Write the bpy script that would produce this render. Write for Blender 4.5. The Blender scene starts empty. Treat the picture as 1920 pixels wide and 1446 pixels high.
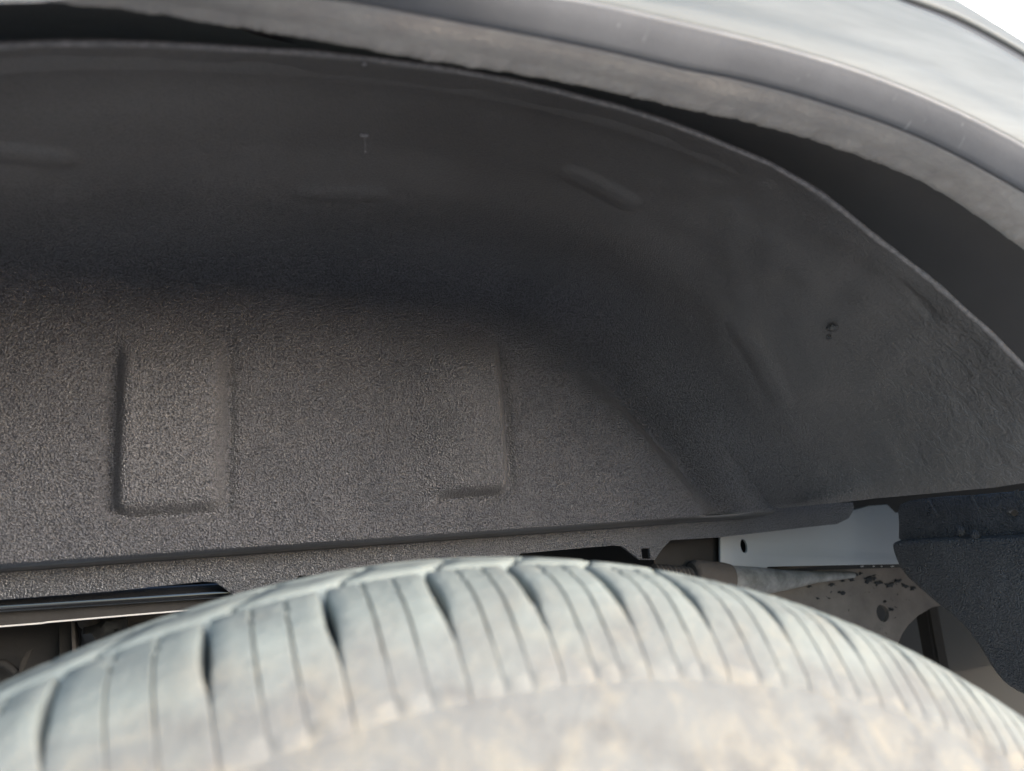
import bpy, bmesh, math, random
from mathutils import Vector, Matrix, noise
from mathutils.geometry import tessellate_polygon
random.seed(7)
C = bpy.context.scene.collection
sc = bpy.context.scene

# ------------------------------------------------------------------ camera
YAW, PITCH, ROLL, FPX = .365, .211, -.076, 1383.0
fw = Vector((math.sin(YAW)*math.cos(PITCH), math.cos(YAW)*math.cos(PITCH), math.sin(PITCH)))
r0 = fw.cross(Vector((0, 0, 1))).normalized(); u0 = r0.cross(fw)
rt = r0*math.cos(ROLL) + u0*math.sin(ROLL)
up = u0*math.cos(ROLL) - r0*math.sin(ROLL)
cam = bpy.data.objects.new('camera', bpy.data.cameras.new('camera')); C.objects.link(cam)
cam.matrix_world = Matrix((( rt.x, up.x, -fw.x, 0), (rt.y, up.y, -fw.y, 0), (rt.z, up.z, -fw.z, 0), (0, 0, 0, 1)))
cam.data.sensor_width = 36; cam.data.lens = FPX/1920*36
cam.data.clip_start = .01; cam.data.clip_end = 500
cam.data.dof.use_dof = True
cam.data.dof.focus_distance = .56
cam.data.dof.aperture_fstop = 6.5
sc.camera = cam

# ------------------------------------------------------------------ sky, sun, exposure
w = bpy.data.worlds.new('World'); sc.world = w; w.use_nodes = True
nt = w.node_tree; nt.nodes.clear()
sky = nt.nodes.new('ShaderNodeTexSky'); sky.sky_type = 'NISHITA'; sky.sun_disc = False
SUN_EL, SUN_AZ = math.radians(12), math.radians(143)      # azimuth clockwise from +Y
sky.sun_elevation = SUN_EL; sky.sun_rotation = SUN_AZ
sky.air_density = 1.0; sky.dust_density = 1.0; sky.ozone_density = 2.5
bg = nt.nodes.new('ShaderNodeBackground'); bg.inputs[1].default_value = .15
wo = nt.nodes.new('ShaderNodeOutputWorld')
nt.links.new(sky.outputs[0], bg.inputs[0]); nt.links.new(bg.outputs[0], wo.inputs[0])
sun = bpy.data.objects.new('sun', bpy.data.lights.new('sun', 'SUN')); C.objects.link(sun)
sun.data.energy = 2.6; sun.data.angle = math.radians(42); sun.data.color = (1, .98, .96)
sd = Vector((math.sin(SUN_AZ)*math.cos(SUN_EL), math.cos(SUN_AZ)*math.cos(SUN_EL), math.sin(SUN_EL)))
sun.rotation_euler = sd.to_track_quat('Z', 'Y').to_euler()
sc.view_settings.view_transform = 'Standard'; sc.view_settings.look = 'None'
sc.view_settings.exposure = 1.74; sc.view_settings.gamma = 1

# ------------------------------------------------------------------ geometry helpers
CX, CZ = .076, -.403          # wheel centre
def at(px, py, y):            # a measured point of the photograph, carried to the depth where the thing stands
    d = fw + rt*((px-960)/FPX) - up*((py-723)/FPX)
    return d*(y/d.y)
def at_x(px, py, x):
    d = fw + rt*((px-960)/FPX) - up*((py-723)/FPX)
    return d*(x/d.x)
def pol(r, th, y): return Vector((CX+r*math.sin(th), y, CZ+r*math.cos(th)))

def link(name, me, mat, parent=None, smooth=True, sharp=None, label=None):
    if mat: me.materials.append(mat)
    if smooth: me.polygons.foreach_set('use_smooth', [True]*len(me.polygons))
    if sharp: me.set_sharp_from_angle(angle=math.radians(sharp))
    o = bpy.data.objects.new(name, me); C.objects.link(o)
    if parent: o.parent = parent
    if label: o['label'] = label
    return o
def mesh(name, vs, fs):
    me = bpy.data.meshes.new(name); me.from_pydata([tuple(v) for v in vs], [], fs); me.update(); return me
def grid_mesh(name, rows, wrap=False):
    n = len(rows[0]); vs = [p for r in rows for p in r]; fs = []
    for i in range(len(rows)-1):
        for j in range(n-1 if not wrap else n):
            k = (j+1) % n
            fs.append((i*n+j, i*n+k, (i+1)*n+k, (i+1)*n+j))
    return mesh(name, vs, fs)
def bm_obj(name, bm, mat, parent=None, smooth=True, sharp=35, label=None):
    bmesh.ops.recalc_face_normals(bm, faces=bm.faces)
    me = bpy.data.meshes.new(name); bm.to_mesh(me); bm.free()
    return link(name, me, mat, parent, smooth, sharp, label)
def plate(name, outer, holes, to3d, thick, mat, parent, bevel=0.0, label=None):
    """a flat plate with real holes: outer and holes are 2-D loops, to3d(u, v, t) places them, t = 0 front .. thick back"""
    loops = [outer]+holes
    flat = [Vector((p[0], p[1], 0)) for l in loops for p in l]
    tris = tessellate_polygon([[Vector((p[0], p[1], 0)) for p in l] for l in loops])
    bm = bmesh.new(); n = len(flat)
    f = [bm.verts.new(to3d(p.x, p.y, 0)) for p in flat]; b = [bm.verts.new(to3d(p.x, p.y, thick)) for p in flat]
    for t in tris:
        try: bm.faces.new([f[i] for i in t]); bm.faces.new([b[i] for i in reversed(t)])
        except ValueError: pass
    s = 0; rim = []
    for l in loops:
        m = len(l)
        for i in range(m):
            a, c = s+i, s+(i+1) % m
            try: bm.faces.new((f[a], f[c], b[c], b[a]))
            except ValueError: pass
            e = bm.edges.get((f[a], f[c]))
            if e: rim.append(e)
        s += m
    bmesh.ops.recalc_face_normals(bm, faces=bm.faces)
    if bevel: bmesh.ops.bevel(bm, geom=rim, offset=bevel, segments=3, profile=.5, affect='EDGES')
    return bm_obj(name, bm, mat, parent, True, 40, label)
def box_bm(bm, x0, x1, y0, y1, z0, z1, bev=0):
    vs = [bm.verts.new((x, y, z)) for x in (x0, x1) for y in (y0, y1) for z in (z0, z1)]
    for q in ((0,1,3,2),(4,6,7,5),(0,4,5,1),(2,3,7,6),(0,2,6,4),(1,5,7,3)): bm.faces.new([vs[i] for i in q])
    if bev: bmesh.ops.bevel(bm, geom=list(bm.edges), offset=bev, segments=2, affect='EDGES')
def tube(name, pts, rad, mat, parent, n=20, cap=True, label=None, sq=1.0):
    pts = [Vector(p) for p in pts]; rows = []
    if not isinstance(rad, (list, tuple)): rad = [rad]*len(pts)
    for i, p in enumerate(pts):
        t = (pts[min(i+1, len(pts)-1)]-pts[max(i-1, 0)]).normalized()
        a = t.cross(Vector((0, 0, 1)) if abs(t.z) < .9 else Vector((1, 0, 0))).normalized(); b = a.cross(t)
        rows.append([p + a*rad[i]*math.cos(k*2*math.pi/n) + b*rad[i]*sq*math.sin(k*2*math.pi/n) for k in range(n)])
    me = grid_mesh(name, rows, True)
    if cap:
        bm = bmesh.new(); bm.from_mesh(me); bm.verts.ensure_lookup_table()
        bm.faces.new([bm.verts[k] for k in range(n)]); bm.faces.new([bm.verts[(len(pts)-1)*n+k] for k in reversed(range(n))])
        bmesh.ops.recalc_face_normals(bm, faces=bm.faces); bm.to_mesh(me); bm.free()
    return link(name, me, mat, parent, True, 50, label)
def lathe(name, prof, mat, parent, th0=0, th1=2*math.pi, n=240, sharp=40, label=None, jit=None):
    rows = []
    full = abs(th1-th0-2*math.pi) < 1e-6
    for i in range(n if full else n+1):
        th = th0+(th1-th0)*i/n
        rows.append([pol(r+(jit(th, k) if jit else 0), th, y) for k, (y, r) in enumerate(prof)])
    if full: rows.append(rows[0])
    me = grid_mesh(name, rows)
    if full:
        bm = bmesh.new(); bm.from_mesh(me); bmesh.ops.remove_doubles(bm, verts=bm.verts, dist=1e-6); bm.to_mesh(me); bm.free()
    return link(name, me, mat, parent, True, sharp, label)
def cr(ts, vs, t):            # Catmull-Rom through tabulated values (numbers or Vectors)
    if t <= ts[0]: return vs[0]
    if t >= ts[-1]: return vs[-1]
    i = 0
    while ts[i+1] < t: i += 1
    h = ts[i+1]-ts[i]; u = (t-ts[i])/h
    def m(k):
        if k <= 0: return (vs[1]-vs[0])/(ts[1]-ts[0])
        if k >= len(ts)-1: return (vs[-1]-vs[-2])/(ts[-1]-ts[-2])
        return (vs[k+1]-vs[k-1])/(ts[k+1]-ts[k-1])
    return vs[i]*(2*u**3-3*u**2+1) + m(i)*(h*(u**3-2*u*u+u)) + vs[i+1]*(-2*u**3+3*u*u) + m(i+1)*(h*(u**3-u*u))
def sst(a, b, x):
    t = min(1, max(0, (x-a)/(b-a))); return t*t*(3-2*t)
def n3(p, s, o=0): return noise.noise(Vector((p[0]*s+o, p[1]*s+o*1.7, p[2]*s-o)))

# ------------------------------------------------------------------ materials
class M:
    def __init__(s, name, rough=.5, spec=.5, coat=0, metal=0):
        s.m = bpy.data.materials.new(name); s.m.use_nodes = True; s.t = s.m.node_tree
        s.b = s.t.nodes['Principled BSDF']; s.b.inputs['Roughness'].default_value = rough
        s.b.inputs['Specular IOR Level'].default_value = spec; s.b.inputs['Coat Weight'].default_value = coat
        s.b.inputs['Metallic'].default_value = metal
        s.tc = s.t.nodes.new('ShaderNodeTexCoord'); s.h = None
    def n(s, k, **kw):
        x = s.t.nodes.new('ShaderNode'+k)
        for a, v in kw.items(): setattr(x, a, v)
        return x
    def l(s, a, b): s.t.links.new(a, b)
    def noise(s, scale, detail=3, rough=.6, vec=None, dist=0):
        x = s.n('TexNoise'); x.inputs['Scale'].default_value = scale; x.inputs['Detail'].default_value = detail
        x.inputs['Roughness'].default_value = rough; x.inputs['Distortion'].default_value = dist
        s.l(vec or s.tc.outputs['Object'], x.inputs['Vector']); return x.outputs['Fac']
    def scaled(s, v):
        x = s.n('Mapping'); x.inputs['Scale'].default_value = v; s.l(s.tc.outputs['Object'], x.inputs['Vector']); return x.outputs[0]
    def vor(s, scale, feature='F1', vec=None):
        x = s.n('TexVoronoi', feature=feature); x.inputs['Scale'].default_value = scale
        s.l(vec or s.tc.outputs['Object'], x.inputs['Vector']); return x.outputs['Distance']
    def ramp(s, fac, stops):
        x = s.n('ValToRGB'); e = x.color_ramp.elements
        while len(e) < len(stops): e.new(.5)
        for q, (p, c) in zip(e, stops):
            q.position = p; q.color = (*c, 1) if isinstance(c, (tuple, list)) else (c, c, c, 1)
        s.l(fac, x.inputs[0]); return x.outputs[0]
    def mix(s, fac, a, b, mode='MIX'):
        x = s.n('Mix', data_type='RGBA', blend_type=mode)
        if hasattr(fac, 'is_output'): s.l(fac, x.inputs[0])
        else: x.inputs[0].default_value = fac
        for v, i in ((a, 6), (b, 7)):
            if hasattr(v, 'is_output'): s.l(v, x.inputs[i])
            else: x.inputs[i].default_value = (*v, 1)
        return x.outputs[2]
    def math(s, op, a, b=0.0, clamp=False):
        x = s.n('Math', operation=op, use_clamp=clamp)
        for v, i in ((a, 0), (b, 1)):
            if hasattr(v, 'is_output'): s.l(v, x.inputs[i])
            else: x.inputs[i].default_value = v
        return x.outputs[0]
    def col(s, c):
        if hasattr(c, 'is_output'): s.l(c, s.b.inputs['Base Color'])
        else: s.b.inputs['Base Color'].default_value = (*c, 1)
        return s
    def bump(s, h, dist, strength=1.0):
        x = s.n('Bump'); x.inputs['Distance'].default_value = dist; x.inputs['Strength'].default_value = strength
        s.l(h, x.inputs['Height'])
        if s.h: s.l(s.h, x.inputs['Normal'])
        s.h = x.outputs[0]; s.l(s.h, s.b.inputs['Normal']); return s
    def rough(s, r): s.l(r, s.b.inputs['Roughness']); return s

def grain(m, cell, amp, base, lo, hi, mask=None):      # leathery moulded-in grain: rounded pebbles, tops paled in the colour as glints, wandering valleys
    a = m.vor(1/cell, 'SMOOTH_F1'); b = m.noise(1.1/cell, 2, .55, dist=.6)
    h = m.math('ADD', m.math('MULTIPLY', a, -.9), m.math('MULTIPLY', b, 1.1))
    m.bump(m.math('MULTIPLY', h, mask) if mask else h, amp)
    f = m.ramp(m.math('ADD', h, .35), [(.22, lo), (.42, 1.0), (.62, hi)])
    if mask: f = m.mix(mask, (1, 1, 1), f)
    m.col(m.mix(1.0, base, f, 'MULTIPLY'))

m = M('liner_plastic', .38, 1.0)
base = m.mix(m.ramp(m.noise(22, 3), [(.35, 0.0), (.7, 1.0)]), (.024, .023, .026), (.033, .031, .034))
m.rough(m.ramp(m.noise(35, 4), [(.3, .30), (.75, .42)]))
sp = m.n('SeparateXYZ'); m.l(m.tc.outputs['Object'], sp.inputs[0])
mask = m.math('MULTIPLY', m.ramp(sp.outputs[0], [(.36, 0.0), (.44, 1.0)]), m.ramp(sp.outputs[1], [(.30, 1.0), (.47, 0.0)]))
smear = m.noise(70, 5, .65, vec=m.scaled((.35, 1.6, 1.3)), dist=.5)
m.bump(m.math('MULTIPLY', smear, mask), .0042, 1.0)
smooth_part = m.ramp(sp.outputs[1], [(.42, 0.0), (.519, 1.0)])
ceil_light = m.mix(m.ramp(m.noise(9, 4), [(.3, 0.0), (.7, 1.0)]), (.084, .076, .073), (.118, .106, .099))  # paler ceiling: bounced light painted into the base colour
ceil_light = m.mix(m.ramp(m.math('ADD', sp.outputs[0], m.math('MULTIPLY', m.noise(6, 3), .2)), [(.08, 0.0), (.24, 1.0)]), ceil_light, (.056, .049, .046))  # light falloff towards the right painted in as a darker tone
base = m.mix(smooth_part, ceil_light, base)
lip_shade = m.math('MULTIPLY', m.ramp(sp.outputs[1], [(.5212, 0.0), (.5235, 1.0), (.5502, 1.0), (.5512, 0.0)]), m.math('LESS_THAN', sp.outputs[2], .0118))  # smooth strip under the wall lip, its shade painted into the colour
base = m.mix(lip_shade, base, (.008, .008, .009))
grain(m, .00110, .0018, base, .55, 2.6, m.math('MULTIPLY', m.math('ADD', m.math('MULTIPLY', smooth_part, .85), .15), m.math('SUBTRACT', 1.0, lip_shade)))
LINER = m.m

m = M('flap_plastic', .30, 1.0)
base = m.mix(m.ramp(m.noise(40, 3), [(.4, 0.0), (.7, 1.0)]), (.021, .018, .0165), (.032, .028, .026))
m.rough(m.ramp(m.noise(60, 4), [(.3, .24), (.75, .40)]))
m.bump(m.noise(45, 3), .0012, .5); grain(m, .0012, .0016, base, .55, 2.8)
FLAP = m.m

m = M('fender_inner_paint', .6, .3)
m.col(m.mix(m.noise(14, 4), (.12, .102, .094), (.155, .135, .125))); m.bump(m.noise(160, 3), .0003)
INNER = m.m

m = M('weathered_flare_plastic', .5, .45)
st = m.noise(120, 4, .6, vec=m.scaled((.12, 1, .8)))
scr = m.ramp(m.noise(260, 2, .5, vec=m.scaled((1, .25, .12)), dist=2.0), [(.70, 0.0), (.74, 1.0)])
c = m.mix(m.ramp(m.noise(30, 5, .65), [(.2, 0.0), (.8, 1.0)]), (.108, .105, .110), (.160, .156, .162))
c = m.mix(m.math('MULTIPLY', st, .2), c, (.25, .25, .258))
c = m.mix(m.math('MULTIPLY', scr, .6), c, (.33, .33, .33))
m.col(c); m.bump(m.noise(900, 3), .00012); m.rough(m.ramp(m.noise(45, 4), [(.3, .42), (.7, .6)]))
FLARE = m.m
m = M('sun_faded_flare_plastic', .6, .4)
st = m.noise(150, 4, .65, vec=m.scaled((.10, 1, .7)))
m.col(m.mix(m.ramp(st, [(.3, 0.0), (.75, 1.0)]), (.11, .114, .110), (.155, .158, .152))); m.bump(st, .00015)
FADED = m.m
m = M('dusty_flare_lip', .8, .2)
d = m.ramp(m.noise(75, 6, .7), [(.25, 0.0), (.70, 1.0)])
c = m.mix(d, (.30, .265, .245), (.42, .375, .335))
c = m.mix(m.ramp(m.noise(14, 3), [(.4, 0.0), (.75, .6)]), c, (.25, .24, .235))
m.col(c); m.bump(m.noise(420, 4), .0006); LIP = m.m
m = M('black_rubber', .55, .4); m.col((.012, .012, .014)); RUBBER = m.m
m = M('white_body_paint', .22, .5, coat=.8)
m.col(m.mix(m.noise(6, 2), (.78, .78, .77), (.82, .82, .81))); WHITE = m.m

def tyre_mat(name, fixed=None):
    m = M(name, .78, .3)
    clean = m.mix(m.ramp(m.noise(32, 4, .6), [(.32, 0.0), (.68, 1.0)]), (.228, .238, .212), (.285, .297, .265))
    clean = m.mix(m.ramp(m.noise(40, 4), [(.56, 0.0), (.78, .6)]), clean, (.16, .167, .16))
    dusty = m.mix(m.ramp(m.noise(26, 5, .62), [(.30, 0.0), (.70, 1.0)]), (.165, .154, .140), (.208, .202, .186))
    dusty = m.mix(m.ramp(m.noise(60, 5, .7, dist=.8), [(.48, 0.0), (.66, .85)]), dusty, (.27, .238, .19))
    dusty = m.mix(m.ramp(m.noise(48, 4, .6, vec=m.scaled((1, .5, 1.3))), [(.53, 0.0), (.72, .7)]), dusty, (.115, .108, .102))
    sp = m.n('SeparateXYZ'); m.l(m.tc.outputs['Object'], sp.inputs[0])
    dx = m.math('SUBTRACT', sp.outputs[0], CX); dz = m.math('SUBTRACT', sp.outputs[2], CZ)
    r = m.math('SQRT', m.math('ADD', m.math('MULTIPLY', dx, dx), m.math('MULTIPLY', dz, dz)))
    r = m.math('ADD', m.math('MULTIPLY', m.math('SUBTRACT', r, .362), 30.0), m.math('MULTIPLY', m.math('SUBTRACT', m.noise(45, 4), .5), 1.3))
    m.col(m.mix(m.ramp(r, [(.1, 0.0), (.95, 1.0)]), dusty, clean)); m.bump(m.noise(320, 5, .65), .0006); m.bump(m.noise(90, 4, .6), .0012, .5)
    return m.m
TYRE = tyre_mat('dusty_tyre_rubber'); TREAD = TYRE
m = M('dark_casing_rubber', .8, .25)
m.col(m.mix(m.noise(80, 4), (.08, .085, .08), (.13, .132, .12))); m.bump(m.noise(400, 4), .0004); CASING = m.m

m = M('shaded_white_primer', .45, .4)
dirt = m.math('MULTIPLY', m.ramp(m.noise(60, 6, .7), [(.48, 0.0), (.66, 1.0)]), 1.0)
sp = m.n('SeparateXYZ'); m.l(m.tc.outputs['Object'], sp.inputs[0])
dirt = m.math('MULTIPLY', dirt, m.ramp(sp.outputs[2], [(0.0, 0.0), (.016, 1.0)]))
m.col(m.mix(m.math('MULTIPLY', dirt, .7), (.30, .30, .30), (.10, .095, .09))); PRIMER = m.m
m = M('dusty_tan_steel', .8, .2)
c = m.mix(m.ramp(m.noise(35, 5, .6), [(.3, 0.0), (.7, 1.0)]), (.155, .128, .108), (.235, .195, .16))
bl = m.ramp(m.noise(95, 4, .6, vec=m.scaled((.8, 1, 1.4)), dist=1.0), [(.66, 0.0), (.69, 1.0)])
m.col(m.mix(bl, c, (.02, .02, .02))); m.bump(m.noise(260, 4), .0006); TAN = m.m
m = M('undercoat_black', .6, .4); m.col((.012, .012, .012)); BLACK = m.m
m = M('grey_steel_tube', .55, .4)
m.col(m.mix(m.ramp(m.noise(70, 5, .7), [(.35, 0.0), (.65, 1.0)]), (.12, .115, .105), (.24, .23, .215))); m.bump(m.noise(200, 4), .0006); STEEL = m.m
m = M('brown_dust_metal', .8, .2)
m.col(m.mix(m.noise(60, 5), (.07, .058, .05), (.12, .10, .085))); m.bump(m.noise(300, 3), .0005); BROWN = m.m
m = M('gloss_black_enamel', .07, .6, coat=.6); m.col((.012, .012, .013)); m.bump(m.noise(30, 2), .0004, .4); GLOSS = m.m
m = M('pale_edge_metal', .5, .5); m.col((.50, .46, .43)); EDGE = m.m
m = M('dull_underbody', .85, .2)
m.col(m.mix(m.noise(20, 4), (.02, .018, .016), (.045, .038, .032))); m.bump(m.noise(90, 3), .001); UNDER = m.m
m = M('dark_brown_metal', .75, .3); m.col(m.mix(m.noise(50, 4), (.014, .012, .011), (.03, .026, .023))); m.bump(m.noise(150, 3), .0006); DKBROWN = m.m  # near-black brown for the sill band, inner panel and recess parts
m = M('concrete_ground', .85, .2)
m.col(m.mix(m.noise(3, 8, .65), (.50, .47, .44), (.62, .585, .545))); m.bump(m.noise(60, 5), .003); GROUND = m.m

# ------------------------------------------------------------------ ground
me = mesh('ground', [(-60, -60, CZ-.40), (60, -60, CZ-.40), (60, 60, CZ-.40), (-60, 60, CZ-.40)], [(0, 1, 2, 3)])
g = link('ground', me, GROUND, None, False); g['kind'] = 'structure'

# ------------------------------------------------------------------ the vehicle
truck = bpy.data.objects.new('pickup_truck', None); C.objects.link(truck); truck.location = (0, 0, 0)
truck['label'] = 'white pickup truck, its wheel arch with black textured liner above a dusty tyre'
truck['category'] = 'truck'

# ---- wheel arch liner: one moulded sheet, wall then ceiling, as a fine grid
TS = [-3, -2, -1, 0, 1, 2, 3, 4, 5, 6, 7, 8, 9, 10]
BX = [-.46, -.35, -.23, -.13, -.03, .05, .126, .20, .25, .29, .33, .375, .415, .43]
C1 = [(-.46, .014), (-.35, .10), (-.23, .163), (-.14, .183), (-.03, .197), (.06, .2025), (.136, .2025), (.20, .197), (.245, .183), (.291, .157), (.336, .112), (.381, .061), (.419, .0195), (.431, .0125)]
ETH = [-.80, -.62, -.42, -.26, -.12, 0, .10, .19, .27, .36, .46, .57, .70, .805]
ERV = [.596, .616, .625, .626, .624, .625, .627, .629, .630, .630, .620, .612, .604, .602]
C1v = [Vector((x, 0, z)) for x, z in C1]
ZB = .0115
YW = .52
pads = []                       # (corner loop on the wall as x0,x1,z0,z1)
a = at(205, 974, YW); b = at(430, 632, YW); pads.append((a.x, b.x, a.z, b.z, .0090, 1, 1))
a = at(765, 942, YW); b = at(934, 632, YW); pads.append((a.x, b.x, a.z, b.z, .0130, .25, 1))
def sdbox(x, z, x0, x1, z0, z1, r):
    qx = abs(x-(x0+x1)/2)-(x1-x0)/2+r; qz = abs(z-(z0+z1)/2)-(z1-z0)/2+r
    return math.hypot(max(qx, 0), max(qz, 0))+min(max(qx, qz), 0)-r
def seg_d(p, a, b):
    ab = b-a; t = max(0, min(1, (p-a).dot(ab)/ab.length_squared)); return (p-a-ab*t).length
def at_r(px, py, r):            # where the sight line meets the drum of radius r about the axle
    d = fw + rt*((px-960)/FPX) - up*((py-723)/FPX)
    A = d.x**2+d.z**2; B = -2*(d.x*CX+d.z*CZ); Cc = CX**2+CZ**2-r*r
    return d*((-B+math.sqrt(B*B-4*A*Cc))/(2*A))
ribs = [(at_r(-60, 312, .632), at_r(112, 316, .632), .012, .0016), (at_r(575, 350, .632), at_r(700, 352, .632), .011, .0011),
        (at_r(1068, 398, .612), at_r(1165, 442, .612), .012, .0012), (at_r(1385, 632, .60), at_r(1475, 715, .60), .013, .0014),
        (at_r(1660, 495, .612), at_r(1750, 590, .612), .010, -.004)]
NS, rows = 620, []
for i in range(NS+1):
    s = -3+13*i/NS
    bx = cr(TS, BX, s); c1 = cr(TS, C1v, s); th = cr(TS, ETH, s); er = cr(TS, ERV, s)
    c1t = cr(TS, C1v, min(10, s+.05))-cr(TS, C1v, max(-3, s-.05)); c1t.normalize()
    nrm = Vector((-c1t.z, 0, c1t.x))
    if nrm.z < 0: nrm = -nrm
    Bp = Vector((bx, YW, ZB)); Cp = Vector((c1.x, YW, c1.z)); Ep = pol(er, th, .30)
    right = sst(4.2, 6.8, s)
    row = []
    # curl under the bottom of the wall
    for y, z in ((.556, -.001), (.554, .0055), (.546, .0068), (.537, .0072), (.530, .0078), (.525, .0090), (.5215, .0105)):
        row.append(Vector((bx, y, z)))
    H = (Cp-Bp).length
    NW = 150
    key = []
    for k in range(NW+1):
        t = k/NW; p = Bp.lerp(Cp, t)
        dtop = (1-t)*H
        out = 0
        # slight belly of the wall, hollow just under the crease, rolled ridge along it
        out += .006*math.sin(math.pi*t)*min(1, H/.15)
        out -= (.017*math.exp(-((dtop-.042)/.018)**2))*right*min(1, H/.08)
        fw_ = .016+.020*right; fo_ = .0065+.0075*right
        if dtop < fw_: out += fo_*((fw_-dtop)/fw_)**2*min(1, H/.06)
        out -= .010*sst(.02, 0, t*H)*0
        for (x0, x1, z0, z1, h, lf, rf) in pads:
            el = .0105 if lf > .5 else .045
            v = h*sst(x0, x0+el, p.x)*sst(x1, x1-.0105, p.x)*sst(z0, z0+.0105, p.z)*sst(z1+.006, z1-.034, p.z)
            sd = sdbox(p.x, p.z, x0, x1, z0, z1+.03, .012)
            v -= .0042*math.exp(-((sd-.0002)/.0038)**2)*sst(z1+.004, z1-.02, p.z)*(1 if lf > .5 or p.x > x0+.02 else .0)
            out += v
        # round the lower lip
        row.append(p+Vector((0, -out, 0)))
    # ceiling: fillet, step, sweep out to the front edge
    top = row[-1]
    fz = 1-sst(8.2, 10, s); P1 = Cp+nrm*(.0085-.001*right)*fz+Vector((0, -.017-.0065*right, 0)); P2 = Cp+nrm*.0165*fz+Vector((0, -.045, 0))
    rad = (Vector((Ep.x-CX, 0, Ep.z-CZ))).normalized()
    P3 = P2.lerp(Ep, .22)+rad*.004*fz; P35 = P2.lerp(Ep, .5)+rad*.009*fz; P4 = P2.lerp(Ep, .8)+rad*.007*fz; P5 = Ep
    pts = [top, P1, P2, P3, P35, P4, P5]; ts = [0, .07, .2, .38, .6, .84, 1.0]
    NC = 170
    for k in range(1, NC+1):
        t = k/NC; p = cr(ts, pts, t)
        q = 0
        for (a, b, rr, h) in (ribs if t < .97 else []):
            if abs(p.x-(a.x+b.x)/2) < .12:
                q += sst(.96, .88, t)*h*sst(rr, rr*.15, seg_d(*[Vector((.62*math.atan2(v.x-CX, v.z-CZ), v.y, 0)) for v in (p, a, b)]))
        q += .0016*n3(p, 14)*sst(.1, .3, t)+.0008*n3(p, 45, 3)*sst(.1, .3, t)*(.4+right)
        row.append(p-rad*q)
    # rolled front edge
    fwd = Vector((0, -1, 0)); wob = .0009*n3(Ep, 60, 5)*(1+right)
    base = row[-1]
    for a_ in (20, 50, 80, 110, 140, 170, 200):
        a_ = math.radians(a_); row.append(base + fwd*math.sin(a_)*.0008 + rad*(1-math.cos(a_))*.0008 + rad*wob*.5*math.sin(a_/2))
    row.append(row[-1]+Vector((0, .02, 0))+rad*.002)
    rows.append(row)
EDGE_PTS = [r_[-5] for r_ in rows]
wheel_well = bpy.data.objects.new('wheel_arch_liner', None); C.objects.link(wheel_well); wheel_well.parent = truck
wheel_well['label'] = 'black grained plastic wheel arch liner with two raised rectangular pads'
me = grid_mesh('liner_panel', rows)
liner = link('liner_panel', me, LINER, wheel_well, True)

m = M('worn_highlit_edge', .5, .5)
m.col(m.mix(m.ramp(m.noise(300, 5, .7), [(.4, 0.0), (.65, 1.0)]), (.12, .108, .104), (.215, .19, .182))); m.bump(m.noise(500, 3), .0003)  # pale tone: partly wear, partly a painted highlight
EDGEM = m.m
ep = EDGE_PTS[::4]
tube('liner_edge', [p+Vector((0, -.0006, 0)) for p in ep], [.0016+.0003*noise.noise(p*30)+.0007*abs(noise.noise(p*150))*sst(.25, .35, p.x) for p in ep], EDGEM, wheel_well, 10, label='worn rolled edge of the liner, its highlight painted pale')

# lower flange with tab and square hole
YF = .552
fl = [(-260, 1085), (-60, 1073), (215, 1052), (640, 1012), (942, 984), (1279, 956), (1435, 946), (1600, 942), (1602, 955), (1592, 972), (1570, 983), (1520, 988), (1452, 996), (1345, 1008),
      (1258, 1013), (1243, 1028), (1228, 1050), (1200, 1050), (1182, 1036), (1166, 1024), (1150, 1023), (976, 1038), (950, 1075), (560, 1080), (530, 1120), (440, 1118), (414, 1099), (402, 1092),
      (380, 1091), (200, 1110), (0, 1125), (-260, 1143)]
hole = [(1203, 1029), (1218, 1028), (1219, 1047), (1205, 1048)]
def onF(l, y): return [((p := at(a, b, y)).x, p.z) for a, b in l]
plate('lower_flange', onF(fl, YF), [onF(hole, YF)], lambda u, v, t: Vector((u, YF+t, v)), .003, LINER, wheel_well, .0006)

# moulding pips on the ceiling
FLAT = [p for r_ in rows[40:] for p in r_[100:-9]]
def on_liner(px, py):
    d = (fw + rt*((px-960)/FPX) - up*((py-723)/FPX)).normalized()
    return min(FLAT, key=lambda p: (p-d*p.dot(d)).length_squared)
def pip(p, n, r, name='clip', stretch=None):
    bm = bmesh.new(); bmesh.ops.create_icosphere(bm, subdivisions=2, radius=r)
    for v in bm.verts: v.co *= 1+.25*noise.noise(v.co*900)
    o = bm_obj(name, bm, EDGEM if 'pip' in name else FLAP, wheel_well); o.location = p; 
    if stretch: o.scale = stretch
    return o
p = on_liner(681, 252); q = on_liner(683, 284)
pip(p-Vector((0, 0, .0005)), None, .0019, 'moulding_pip', (1.6, 1, .8)); pip(q, None, .0013, 'moulding_pip')
tube('moulding_seam', [p, q], .0007, EDGEM, wheel_well, 8)
p = on_liner(1562, 614); pip(p, None, .0032, 'push_clip', (1.5, 1.2, .8)); p = on_liner(1554, 632); pip(p, None, .0022, 'push_clip')
p = on_liner(681, 98); pip(p, None, .0016, 'moulding_pip')

# ---- inner fender skin between liner edge and flare
def jit(th, k): return .0006*math.sin(th*37+k)
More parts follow.
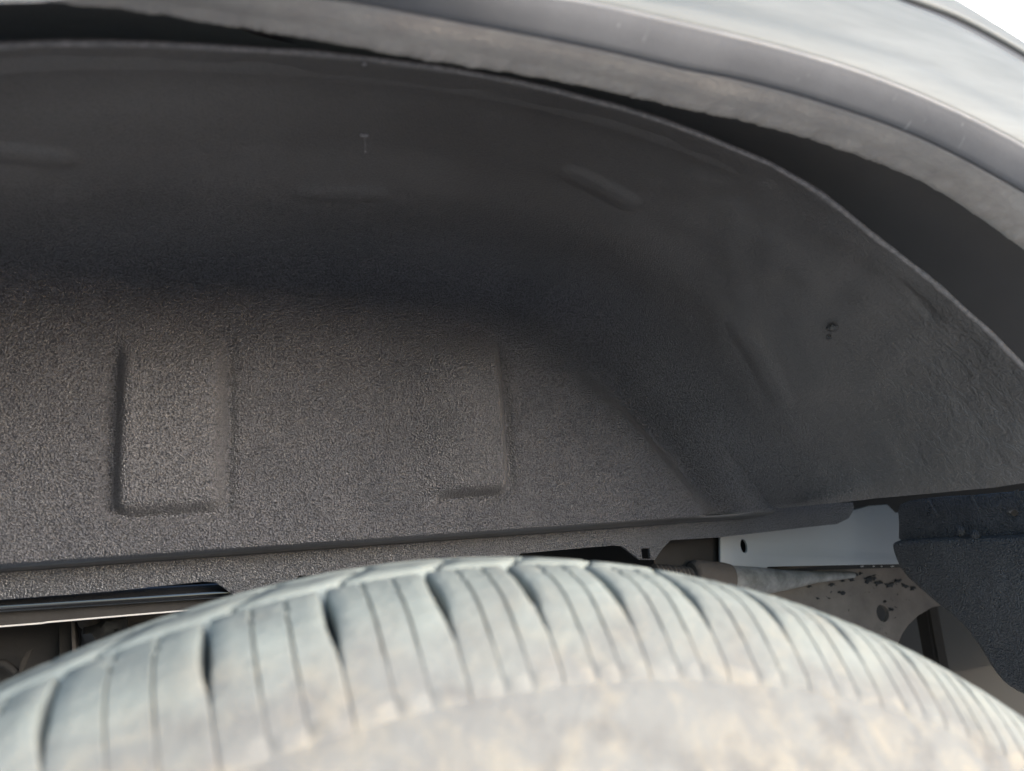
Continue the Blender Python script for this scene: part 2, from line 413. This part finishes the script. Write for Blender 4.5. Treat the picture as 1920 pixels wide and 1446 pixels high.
# ---- fender flare: lip underside, outer face, faded upper face, rubber seal
flare = bpy.data.objects.new('fender_flare', None); C.objects.link(flare); flare.parent = truck
flare['label'] = 'weathered grey plastic fender flare curving over the wheel arch'
def rr(px, y): return [((q := at(a, b, y)), math.hypot(q.x-CX, q.z-CZ), math.atan2(q.x-CX, q.z-CZ)) for a, b in px]
def curve_of(px, y):
    v = sorted((th, r) for _, r, th in rr(px, y)); ts = [t for t, _ in v]; rs = [r for _, r in v]
    for _ in range(2): rs = [rs[0]]+[(rs[k-1]+2*rs[k]+rs[k+1])/4 for k in range(1, len(rs)-1)]+[rs[-1]]
    sl = (rs[min(3, len(rs)-1)]-rs[0])/(ts[min(3, len(ts)-1)]-ts[0]); sr = (rs[-1]-rs[-2])/(ts[-1]-ts[-2])*.3
    def f(th):
        if th < ts[0]: return rs[0]+sl*max(th-ts[0], -.30)
        if th > ts[-1]: return rs[-1]+sr*min(th-ts[-1], .15)
        return cr(ts, rs, th)
    return f
LC = [(curve_of([(230, -5), (420, 28), (640, 68), (800, 103), (1000, 135), (1280, 190), (1440, 222), (1597, 267), (1707, 303), (1780, 343), (1920, 440)], .245), .245),
      (curve_of([(640, 3), (807, 40), (973, 70), (1140, 97), (1280, 133), (1380, 160), (1547, 200), (1723, 250), (1920, 363)], .229), .229),
      (curve_of([(1080, 0), (1280, 50), (1447, 90), (1613, 133), (1780, 197), (1920, 273)], .215), .215),
      (curve_of([(1363, 17), (1513, 50), (1680, 106), (1920, 213)], .217), .217),
      (curve_of([(1680, 0), (1780, 37), (1920, 117)], .228), .228),
      (curve_of([(1704, 0), (1799, 29), (1920, 101)], .231), .231),
      (curve_of([(1797, 0), (1920, 77)], .235), .235)]
def strip(name, prof, mat, parent, n=300, th0=-1.2, th1=1.25, jit=None, label=None):
    """prof(th) -> list of (y, r)"""
    rows = []
    for i in range(n+1):
        th = th0+(th1-th0)*i/n
        rows.append([pol(r+(jit(th, k) if jit else 0), th, y) for k, (y, r) in enumerate(prof(th))])
    return link(name, grid_mesh(name, rows), mat, parent, True, None, label)
def lipprof(th):
    a, b = LC[0][0](th), LC[1][0](th)
    cr_ = .0016*noise.noise(Vector((th*70, 0, 0)))+.0013*noise.noise(Vector((th*260, 3, 0)))
    out = [(.26, a+.03), (.257, a+.006), (.253, a+.0015+cr_*.6), (.249, a+cr_), (.245, a+.0004+cr_*.5)]
    for k in range(1, 8):
        t = k/8; out.append((.245+(.229-.245)*t, a+(b-a)*t+.0006-.0012*math.sin(math.pi*t)))
    out += [(.229, b+.0002), (.2300, b+.0014), (.2310, b+.0035)]
    return out
strip('flare_lip', lipprof, LIP, flare, 900, label='dusty tan underside lip of the flare')
def faceprof(th):
    b, c_ = LC[1][0](th), LC[2][0](th)
    out = [(.2303, b+.0035), (.2295, b+.0014), (.2286, b+.0004), (.2272, b+.0001)]
    for k in range(1, 9):
        t = k/9; out.append((.227+(.215-.227)*t-.0013*math.sin(math.pi*t), b+(c_-b)*t))
    out += [(.2148, c_), (.215, c_+.0006), (.2162, c_+.0012)]
    return out
strip('flare_face', faceprof, FLARE, flare)
def fadeprof(th):
    c_, d, e = LC[2][0](th), LC[3][0](th), LC[4][0](th)
    out = [(.2158, c_+.0010), (.2152, c_+.0018), (.215, c_+.0028)]
    for k in range(1, 7):
        t = k/6; out.append((.215+.002*t-.0012*math.sin(math.pi*t), c_+.0028+(d-c_-.0028)*t))
    for k in range(1, 9):
        t = k/8; out.append((.217+(.228-.217)*t-.0025*math.sin(math.pi*t), d+(e-d)*t))
    out += [(.231, e+.0002), (.237, e+.0003)]
    return out
strip('flare_crown', fadeprof, FADED, flare, label='pale sun faded upper face of the flare')
def sealprof(th):
    e, f_ = LC[4][0](th), LC[5][0](th)
    return [(.236, e-.001), (.2322, e+.0001), (.2312, e+(f_-e)*.3), (.2312, e+(f_-e)*.7), (.2322, f_+.0006), (.237, f_+.001)]
strip('rubber_seal', sealprof, RUBBER, flare)
def edgeprof(th):
    e, f_ = LC[5][0](th), LC[6][0](th)
    out = [(.238, e+.0003), (.2318, e+.0006), (.2305, e+.0016)]
    for k in range(1, 8):
        t = k/7; out.append((.2305+.005*t*t, e+.0016+(f_-e-.0016)*t))
    out += [(.242, f_+.0004)]
    return out
strip('flare_edge', edgeprof, FADED, flare)
# ---- inner fender skin between liner edge and flare
inner = strip('inner_fender', lambda th: [(y, LC[0][0](th)+dr) for y, dr in ((.2585, .010), (.2588, .024), (.262, .036), (.272, .046), (.30, .055), (.36, .060), (.45, .064))], INNER, truck, 200, -1.25, .80,
              label='dark inner fender skin behind the liner edge')
# the pinched seam that shows above the liner edge near the flare
a = [at_r(x, y, .655) for x, y in ((395, 22), (437, 44), (480, 62), (540, 76), (600, 84), (680, 98))]
tube('seam_bead', a, .0016, INNER, inner, 8)

# ---- white body panel beyond the flare
rows = []
for i in range(121):
    th = -1.35+2.75*i/120; r0_ = LC[6][0](th)-.004; row = []
    for k in range(13):
        t = k/12; p = pol(r0_, th, .241)
        # out to a rectangle
        d = Vector((math.sin(th), 0, math.cos(th)))
        s_ = min(1.7/max(abs(d.x), 1e-6), 1.05/max(d.z, 1e-6)) 
        rr_ = r0_+(s_-r0_)*t
        q = pol(rr_, th, .241 - .02*math.sin(math.pi*min(1, t*1.5)/1.0)*.6)
        row.append(q)
    rows.append(row)
link('body_panel', grid_mesh('body_panel', rows), WHITE, truck, True, None, 'white painted body side above the flare')
# bed floor and inner tub close the space behind the wheel arch
bm = bmesh.new(); box_bm(bm, -1.7, 1.9, .56, 1.75, .045, .12, .004)
bm_obj('bed_floor', bm, UNDER, truck)
bm = bmesh.new(); box_bm(bm, -1.7, -.56, .21, .60, .04, .60, .004); bm_obj('inner_tub', bm, BLACK, truck)
bm = bmesh.new(); box_bm(bm, .80, 1.9, .21, .60, .03, .60, .004); bm_obj('inner_tub', bm, BLACK, truck)

# ---- wheel and tyre
wheel = bpy.data.objects.new('tyre', None); C.objects.link(wheel); wheel.parent = truck
wheel['label'] = 'dusty pale all terrain tyre, top of its tread and shoulder'
side = [(.236, .215), (.216, .222), (.200, .245), (.190, .275), (.1865, .305), (.1868, .3165), (.1860, .3175), (.1862, .3190), (.1880, .3200), (.1900, .335), (.1945, .348), (.2000, .3570), (.2035, .3618), (.207, .3650), (.214, .3690)]
lathe('sidewall', side, TYRE, wheel, n=300, sharp=60, label='dusty beige tyre sidewall below the tread blocks')
cas = [(.205, .359), (.222, .3715), (.240, .3815), (.262, .3850), (.300, .3885), (.36, .3885), (.39, .384), (.41, .372), (.415, .35), (.43, .30), (.42, .25), (.39, .215)]
lathe('casing', cas, CASING, wheel, n=300, sharp=60)
lathe('rim', [(.236, .214), (.232, .205), (.25, .20), (.30, .19), (.37, .19), (.386, .205), (.390, .214)], STEEL, wheel, n=96)
bm = bmesh.new(); bmesh.ops.create_circle(bm, cap_ends=True, segments=64, radius=.195)
for v in bm.verts: v.co = Vector((CX+v.co.x, .30, CZ+v.co.y))
bm_obj('wheel_disc', bm, STEEL, wheel)

PV = [(.2040, .3600), (.2046, .3640), (.2062, .3672), (.2100, .3716), (.2160, .3778), (.2220, .3831), (.2270, .3866), (.2330, .3896), (.2400, .3921), (.2470, .3940), (.2530, .3953), (.2570, .3960), (.2588, .3952), (.2596, .3925), (.2600, .3850)]
def pr(s):
    s = min(max(s, 0), len(PV)-1.0001); i = int(s); t = s-i
    return PV[i][0]+(PV[i+1][0]-PV[i][0])*t, PV[i][1]+(PV[i+1][1]-PV[i][1])*t
def gw(y):     # half width (rad) of the cross groove between blocks, by depth across the shoulder
    return cr([.203, .212, .220, .228, .236, .246, .256, .262], [.0006, .0006, .0011, .0036, .0040, .0026, .0024, .0040], y)
def shoulder_block(tha, thb, seed):
    """tha, thb: centre lines of the grooves on either side"""
    rnd = random.Random(seed); L = thb-tha
    s1, s2 = tha+L*.36, tha+L*.655
    NV = 46; rows = []
    for j in range(NV+1):
        s = (len(PV)-1)*j/NV; y, r = pr(s)
        lean = (y-.228)*.10                       # the grooves run slightly oblique to the axle
        a, b = tha+gw(y)*.65+lean, thb-gw(y)*1.0+lean
        zig = .0013*(1 if (j//2) % 2 else -1)*sst(.238, .243, y)
        dp = .0030*sst(.212, .226, y)+.0005*(1-sst(.2590, .2600, y)*.6)
        w_ = .0009 + .0006*sst(.24, .25, y)
        dish = .0012*sst(.216, .205, y)
        f_ = .12+.88*sst(.214, .228, y)
        cols = [(a-.0006, -.012), (a, -.0032*f_), (a+.0010, -.0006*f_), (a+.0026, 0)]
        a -= .0009
        c1_, c2_ = s1+lean*1.2+zig, s2+lean*1.2-zig
        cols += [((a+.0035+c1_-w_)/2, 0.0), (c1_-w_*1.6, 0), (c1_-w_*.8, -.0006), (c1_-w_*.45, -dp), (c1_+w_*.45, -dp), (c1_+w_*.8, -.0006), (c1_+w_*1.6, 0)]
        cols += [((c1_+c2_)/2, .0), (c2_-w_*1.6, 0), (c2_-w_*.8, -.0006), (c2_-w_*.45, -dp), (c2_+w_*.45, -dp), (c2_+w_*.8, -.0006), (c2_+w_*1.6, 0)]
        cols += [((c2_+b)/2, 0.0), (b-.0038, 0), (b-.0016, -.0007*f_), (b, -.0042*f_), (b+.0008, -.013)]
        row = []
        for th, dr in cols:
            rr_ = r+dr+.0003*noise.noise(Vector((th*120+seed, y*260, 1)))
            if y < .2052: rr_ = max(rr_, .3585)
            row.append(pol(rr_, th, y))
        rows.append(row)
    return grid_mesh('tread_block', rows)
angs = [-.319, -.218, -.129, -.043, .033, .110, .186, .270, .351, .429, .505, .582]
left = [-.319-.098*k for k in range(1, 6)][::-1]; right_ = [.582+.079*k for k in range(1, 6)]
angs = left+angs+right_
for k in range(len(angs)-1):
    me = shoulder_block(angs[k], angs[k+1], k*13+5)
    link('tread_block', me, TREAD, wheel, True, 50)
# the hidden rest of the shoulder row, one mesh
rest = []
# centre rib and second rib blocks behind the circumferential groove
def rib_block(tha, thb, y0, y1, r0_, r1_, skew):
    rows = []; prof = [(y0, .385), (y0+.0004, r0_-.0012), (y0+.0015, r0_), ((y0+y1)/2, (r0_+r1_)/2+.0004), (y1-.0015, r1_), (y1-.0004, r1_-.0012), (y1, .385)]
    for y, r in prof:
        sk = skew*(y-y0)
        ths = [(tha+.0024, -.010), (tha+.0030, -.001), (tha+.0055, 0)] + [(tha+(thb-tha)*t, 0) for t in (.3, .5, .7)] + [(thb-.0055, 0), (thb-.0030, -.001), (thb-.0024, -.010)]
        rows.append([pol(max(r+d, .384), th+sk, y) for th, d in ths])
    return grid_mesh('tread_block', rows)
for k in range(len(angs)-1):
    o_ = .02
    link('tread_block', rib_block(angs[k]+o_, angs[k+1]+o_, .2655, .2945, .3970, .3990, 1.1), TREAD, wheel, True, 50)
    link('tread_block', rib_block(angs[k]-o_, angs[k+1]-o_, .3030, .3300, .3992, .3985, -1.1), TREAD, wheel, True, 50)
    link('tread_block', rib_block(angs[k], angs[k+1], .3400, .3700, .3980, .3940, 1.0), TREAD, wheel, True, 50)
# small moulded marks on one shoulder block
for k in range(4):
    p = at(905+2*k, 1228+14*k, .2135); 
    tube('moulded_mark', [Vector(p)+Vector((-.0016, 0, -.0005)), Vector(p)+Vector((.0018, .0006, .0006))], .0004, TREAD, wheel, 6)
# pale pebble wedged in a groove
p = at(999, 1142, .229); bm = bmesh.new(); bmesh.ops.create_icosphere(bm, subdivisions=2, radius=.0017)
for v in bm.verts: v.co *= 1+.2*noise.noise(v.co*700)
o = bm_obj('pebble', bm, EDGE, None); o.location = p
o['label'] = 'tiny pale pebble wedged in a tread groove of the dusty tyre'; o['category'] = 'pebble'

# ---- mud flap on the right, a plate across the rear of the arch
XF = .555
def to_flap(t_): return lambda u, v, t: Vector((XF+t+t_+(.52-u)*.10, u, v))
def onX(l, x): return [((p := at_x(a, b, x)).y, p.z) for a, b in l]
low = [(1668, 1022), (1676, 1014), (1700, 1011), (1920, 1005), (2300, 994), (2500, 1500), (2100, 1380), (1920, 1318), (1872, 1290), (1850, 1262), (1832, 1230), (1812, 1196), (1790, 1168), (1752, 1136), (1712, 1098), (1694, 1080), (1682, 1062)]
def densify(l, n):
    out = []
    for i in range(len(l)):
        a, b = l[i], l[(i+1) % len(l)]
        for k in range(n): out.append((a[0]+(b[0]-a[0])*k/n, a[1]+(b[1]-a[1])*k/n))
    return out
def smooth_loop(l, it=2):
    for _ in range(it):
        l = [((l[i-1][0]+2*l[i][0]+l[(i+1) % len(l)][0])/4, (l[i-1][1]+2*l[i][1]+l[(i+1) % len(l)][1])/4) for i in range(len(l))]
    return l
flap = bpy.data.objects.new('mud_flap', None); C.objects.link(flap); flap.parent = truck
flap['label'] = 'black grained mud flap with curved lower edge hanging behind the tyre'
plate('flap_panel', onX(smooth_loop(densify(low, 3)), XF), [], to_flap(0), .010, FLAP, flap, .0044)
upp = [(1684, 1044), (1686, 975), (1680, 944), (1722, 936), (1760, 931), (1812, 930), (1840, 926), (1900, 922), (2300, 900), (2300, 1030), (1920, 1038)]
h1 = [(1882+9*math.cos(k*math.pi/6), 964+7*math.sin(k*math.pi/6)) for k in range(12)]
plate('flap_bracket', onX(smooth_loop(densify(upp, 2), 1), XF+.012), [onX(h1, XF+.012)], to_flap(.012), .004, FLAP, flap, .0012)
for (x0, y0, x1, y1, r) in ((1742, 938, 1758, 966, .0016), (1822, 930, 1838, 958, .0018), (1905, 920, 1922, 950, .0018)):
    tube('rib', [at_x(x0, y0, XF+.012), at_x(x1, y1, XF+.011)], [r, r*.6], FLAP, flap, 10)
for (x, y) in ((1801, 996), (1828, 1004)):
    p = at_x(x, y, XF+.010)
    bm = bmesh.new(); bmesh.ops.create_uvsphere(bm, u_segments=16, v_segments=10, radius=.0045)
    for v in bm.verts: v.co.x *= .5
    o = bm_obj('bolt', bm, FLAP, flap); o.location = p
# soft swelling where the bracket is heat formed
# ---- white inner body member with an oval hole
YP = .585
pan = [(1352, 1160), (1350, 985), (1400, 960), (1560, 948), (1596, 958), (1632, 948), (1664, 946), (1680, 962), (1780, 940), (1830, 1055), (1520, 1061), (1440, 1063), (1380, 1160)]
hl = [(1395+6*math.cos(k*math.pi/8)-2*math.sin(k*math.pi/8)*-1, 1024+13*math.sin(k*math.pi/8)) for k in range(16)]
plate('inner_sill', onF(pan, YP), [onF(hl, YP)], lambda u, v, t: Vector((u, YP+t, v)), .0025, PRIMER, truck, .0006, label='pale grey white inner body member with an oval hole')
a = at(1370, 1060, YP+.014); b = at(1660, 960, YP+.014)
bm = bmesh.new(); box_bm(bm, a.x, b.x, YP+.030, YP+.0325, a.z+.001, b.z-.012)
bm_obj('hole_darkener', bm, BLACK, truck)  # added black sheet that keeps the oval hole dark
dk = [(1226, 1160), (1226, 985), (1358, 980), (1358, 1160)]
plate('inner_panel', onF(dk, YP+.008), [], lambda u, v, t: Vector((u, YP+.008+t, v)), .003, DKBROWN, truck, .001)
# ---- dusty tan chassis rail
YR = .610
rail = bpy.data.objects.new('chassis_rail', None); C.objects.link(rail); rail.parent = truck
rail['label'] = 'dusty tan steel chassis rail with a round hole and black spots'
rl = [(1180, 1100), (1440, 1082), (1540, 1069), (1640, 1066), (1850, 1060), (1850, 1110), (1770, 1134), (1748, 1139), (1722, 1154), (1703, 1172), (1692, 1188), (1680, 1215), (1560, 1260), (1180, 1260)]
hr = [(1655+11.5*math.cos(k*math.pi/10)+2.5*math.sin(k*math.pi/10), 1150+16.5*math.sin(k*math.pi/10)) for k in range(20)]
hs = [(1659+3.5*math.cos(k*math.pi/4), 1128+2.8*math.sin(k*math.pi/4)) for k in range(8)]
hq = [(1463+2.6*math.cos(k*math.pi/4), 1098+8*math.sin(k*math.pi/4)) for k in range(8)]
plate('rail_web', onF(rl, YR), [onF(hr, YR), onF(hs, YR), onF(hq, YR)], lambda u, v, t: Vector((u, YR+t, v)), .004, TAN, rail, 0)
p0 = at(1440, 1063, YR-.012); p1 = at(1860, 1060, YR-.012)
bm = bmesh.new(); box_bm(bm, p0.x, p1.x, YR-.014, YR+.0, p0.z-.0042, p0.z-.0018, .0005); bm_obj('rail_flange', bm, BROWN, rail)
# pale chips along the flange edge
for (x, ww) in ((1618, 8), (1640, 5), (1655, 3), (1675, 9)):
    a = at(x, 1062, YR-.016); bm = bmesh.new(); box_bm(bm, a.x-ww*.0002, a.x+ww*.0002, YR-.0152, YR-.0142, a.z-.0006, a.z+.0004); bm_obj('paint_chip', bm, EDGE, rail)
# torn black undercoat blobs on the rail
rb = random.Random(4)
for (x, y, r) in ((1606, 1078, 5), (1596, 1086, 4), (1630, 1088, 6), (1645, 1094, 5), (1669, 1097, 6), (1685, 1090, 4), (1697, 1098, 5), (1614, 1075, 3), (1560, 1096, 4), (1580, 1090, 3), (1579, 1112, 4), (1672, 1143, 3), (1518, 1100, 3), (1534, 1122, 2), (1652, 1092, 3), (1640, 1085, 3), (1588, 1082, 3), (1712, 1104, 4)):
    l = []
    for k in range(14):
        a = k*2*math.pi/14; q = 1.35*r*(.3+.9*rb.random())
        l.append((x+q*1.25*math.cos(a), y+q*.8*math.sin(a)))
    plate('undercoat_spot', onF(l, YR-.0008), [], lambda u, v, t: Vector((u, YR-.0010+t, v)), .0012, BLACK, rail, .0002)
# ---- tube with threaded end, sleeve and flattened end
YT = .585
ta, tb = at(1225, 1078, YT), at(1296, 1084, YT)
pts, rad = [], []
for k in range(61):
    t = k/60; pts.append(ta.lerp(tb, t)); rad.append(.0088+.0011*math.sin(t*9*2*math.pi))
shock = bpy.data.objects.new('shock_absorber', None); C.objects.link(shock); shock.parent = truck
shock['label'] = 'dusty brown shock absorber end with ribbed boot and flattened grey tube'
tube('ribbed_boot', pts, rad, BROWN, shock, 24)
tube('sleeve', [at(1296, 1080, YT), at(1302, 1080, YT), at(1352, 1087, YT), at(1364, 1089, YT)], [.0110, .0145, .0155, .0150], BROWN, shock, 28)
tube('flattened_tube', [at(1362, 1090, YT+.002), at(1372, 1090, YT+.002), at(1420, 1090, YT+.002), at(1470, 1088, YT+.004), at(1530, 1082, YT+.010), at(1600, 1078, YT+.02)],
     [.0135, .0142, .0130, .0095, .0055, .0030], STEEL, shock, 28)
# ---- dark parts further in
bm = bmesh.new(); a = at(1735, 1120, .66); b = at(1792, 1300, .66); box_bm(bm, a.x, b.x, .66, .68, b.z, a.z+.03, .003)
bm_obj('crossmember', bm, UNDER, truck)
bm = bmesh.new(); box_bm(bm, -.1, 1.2, .74, .78, -.20, .05, .003); bm_obj('far_rail', bm, BLACK, truck)

bm = bmesh.new(); box_bm(bm, .62, 1.95, .80, 1.3, -.56, .03, .01); bm_obj('sky_blocker', bm, BLACK, truck)  # added box, blocks the sky that would show behind the flap
# ---- gloss black tank strap / sill on the left
YG = .575
gb = bpy.data.objects.new('black_sill', None); C.objects.link(gb); gb.parent = truck
gb['label'] = 'glossy black painted sill below the liner flange'
prof = [(0, .004), (-.0006, .0015), (-.002, -.001), (-.0044, -.0032), (-.0068, -.0060), (-.0084, -.0090), (-.0092, -.0125), (-.0080, -.0138), (-.004, -.0142), (.004, -.0144), (.012, -.0146)]
pl = at(-260, 1122, YG); prr = at(455, 1082, YG)
rows = []
for k in range(121):
    t = k/120; c_ = pl.lerp(prr, t)
    rows.append([Vector((c_.x, YG+y, c_.z+z+.0008)) for y, z in prof])
link('sill_skin', grid_mesh('sill_skin', rows), GLOSS, gb)
a = at(-260, 1196, YG); b = at(80, 1168.5, YG); c_ = at(440, 1137, YG)
tube('lit_lip_edge', [a, b, b.lerp(c_, .02)+Vector((0, 0, .0003)), c_], .00055, EDGE, gb, 8)  # pale colour stands in for light caught along the lower lip
bm = bmesh.new()
vs = [bm.verts.new(v) for v in (a+Vector((0, .001, 0)), c_+Vector((0, .001, 0)), c_+Vector((0, .001, .011)), a+Vector((0, .001, .011)))]
bm.faces.new(vs); r_ = bmesh.ops.extrude_face_region(bm, geom=list(bm.faces))
for v in [g_ for g_ in r_['geom'] if isinstance(g_, bmesh.types.BMVert)]: v.co.y += .002
bm_obj('sill_lower_band', bm, DKBROWN, gb)

# ---- bits in the recess on the left
rec = bpy.data.objects.new('recess_bracket', None); C.objects.link(rec); rec.parent = truck
rec['label'] = 'dusty bracket and rubber mount in the dark recess left of the tyre'
def quadbox(name, px, y, th, mat):
    plate(name, onF(px, y), [], lambda u, v, t: Vector((u, y+t, v)), th, mat, rec, .0006)
quadbox('bracket_web', [(-120, 1160), (112, 1150), (108, 1300), (-120, 1400)], .68, .004, DKBROWN)
quadbox('bracket_plate', [(110, 1150), (136, 1150), (133, 1290), (112, 1290)], .665, .004, UNDER)
quadbox('bracket_edge', [(133, 1165), (141, 1165), (143, 1260), (136, 1260)], .655, .010, BROWN)
quadbox('bracket_back', [(141, 1140), (340, 1130), (300, 1300), (141, 1300)], .69, .004, DKBROWN)
bm = bmesh.new(); bmesh.ops.create_uvsphere(bm, u_segments=24, v_segments=16, radius=.0085); o = bm_obj('rubber_mount', bm, UNDER, rec); o.location = at(169, 1160, .655)
bm = bmesh.new(); bmesh.ops.create_icosphere(bm, subdivisions=3, radius=.017)
for v in bm.verts: v.co *= 1+.45*noise.noise(v.co*90)
o = bm_obj('hose_clamp', bm, BLACK, rec); o.location = at(205, 1196, .66)
quadbox('wiring_tab', [(34, 1262), (38, 1240), (50, 1222), (62, 1216), (52, 1236), (42, 1262)], .655, .002, UNDER)
tube('brake_line', [at(-60, 1240, .66), at(10, 1245, .66), at(30, 1262, .66)], .003, DKBROWN, rec, 8)
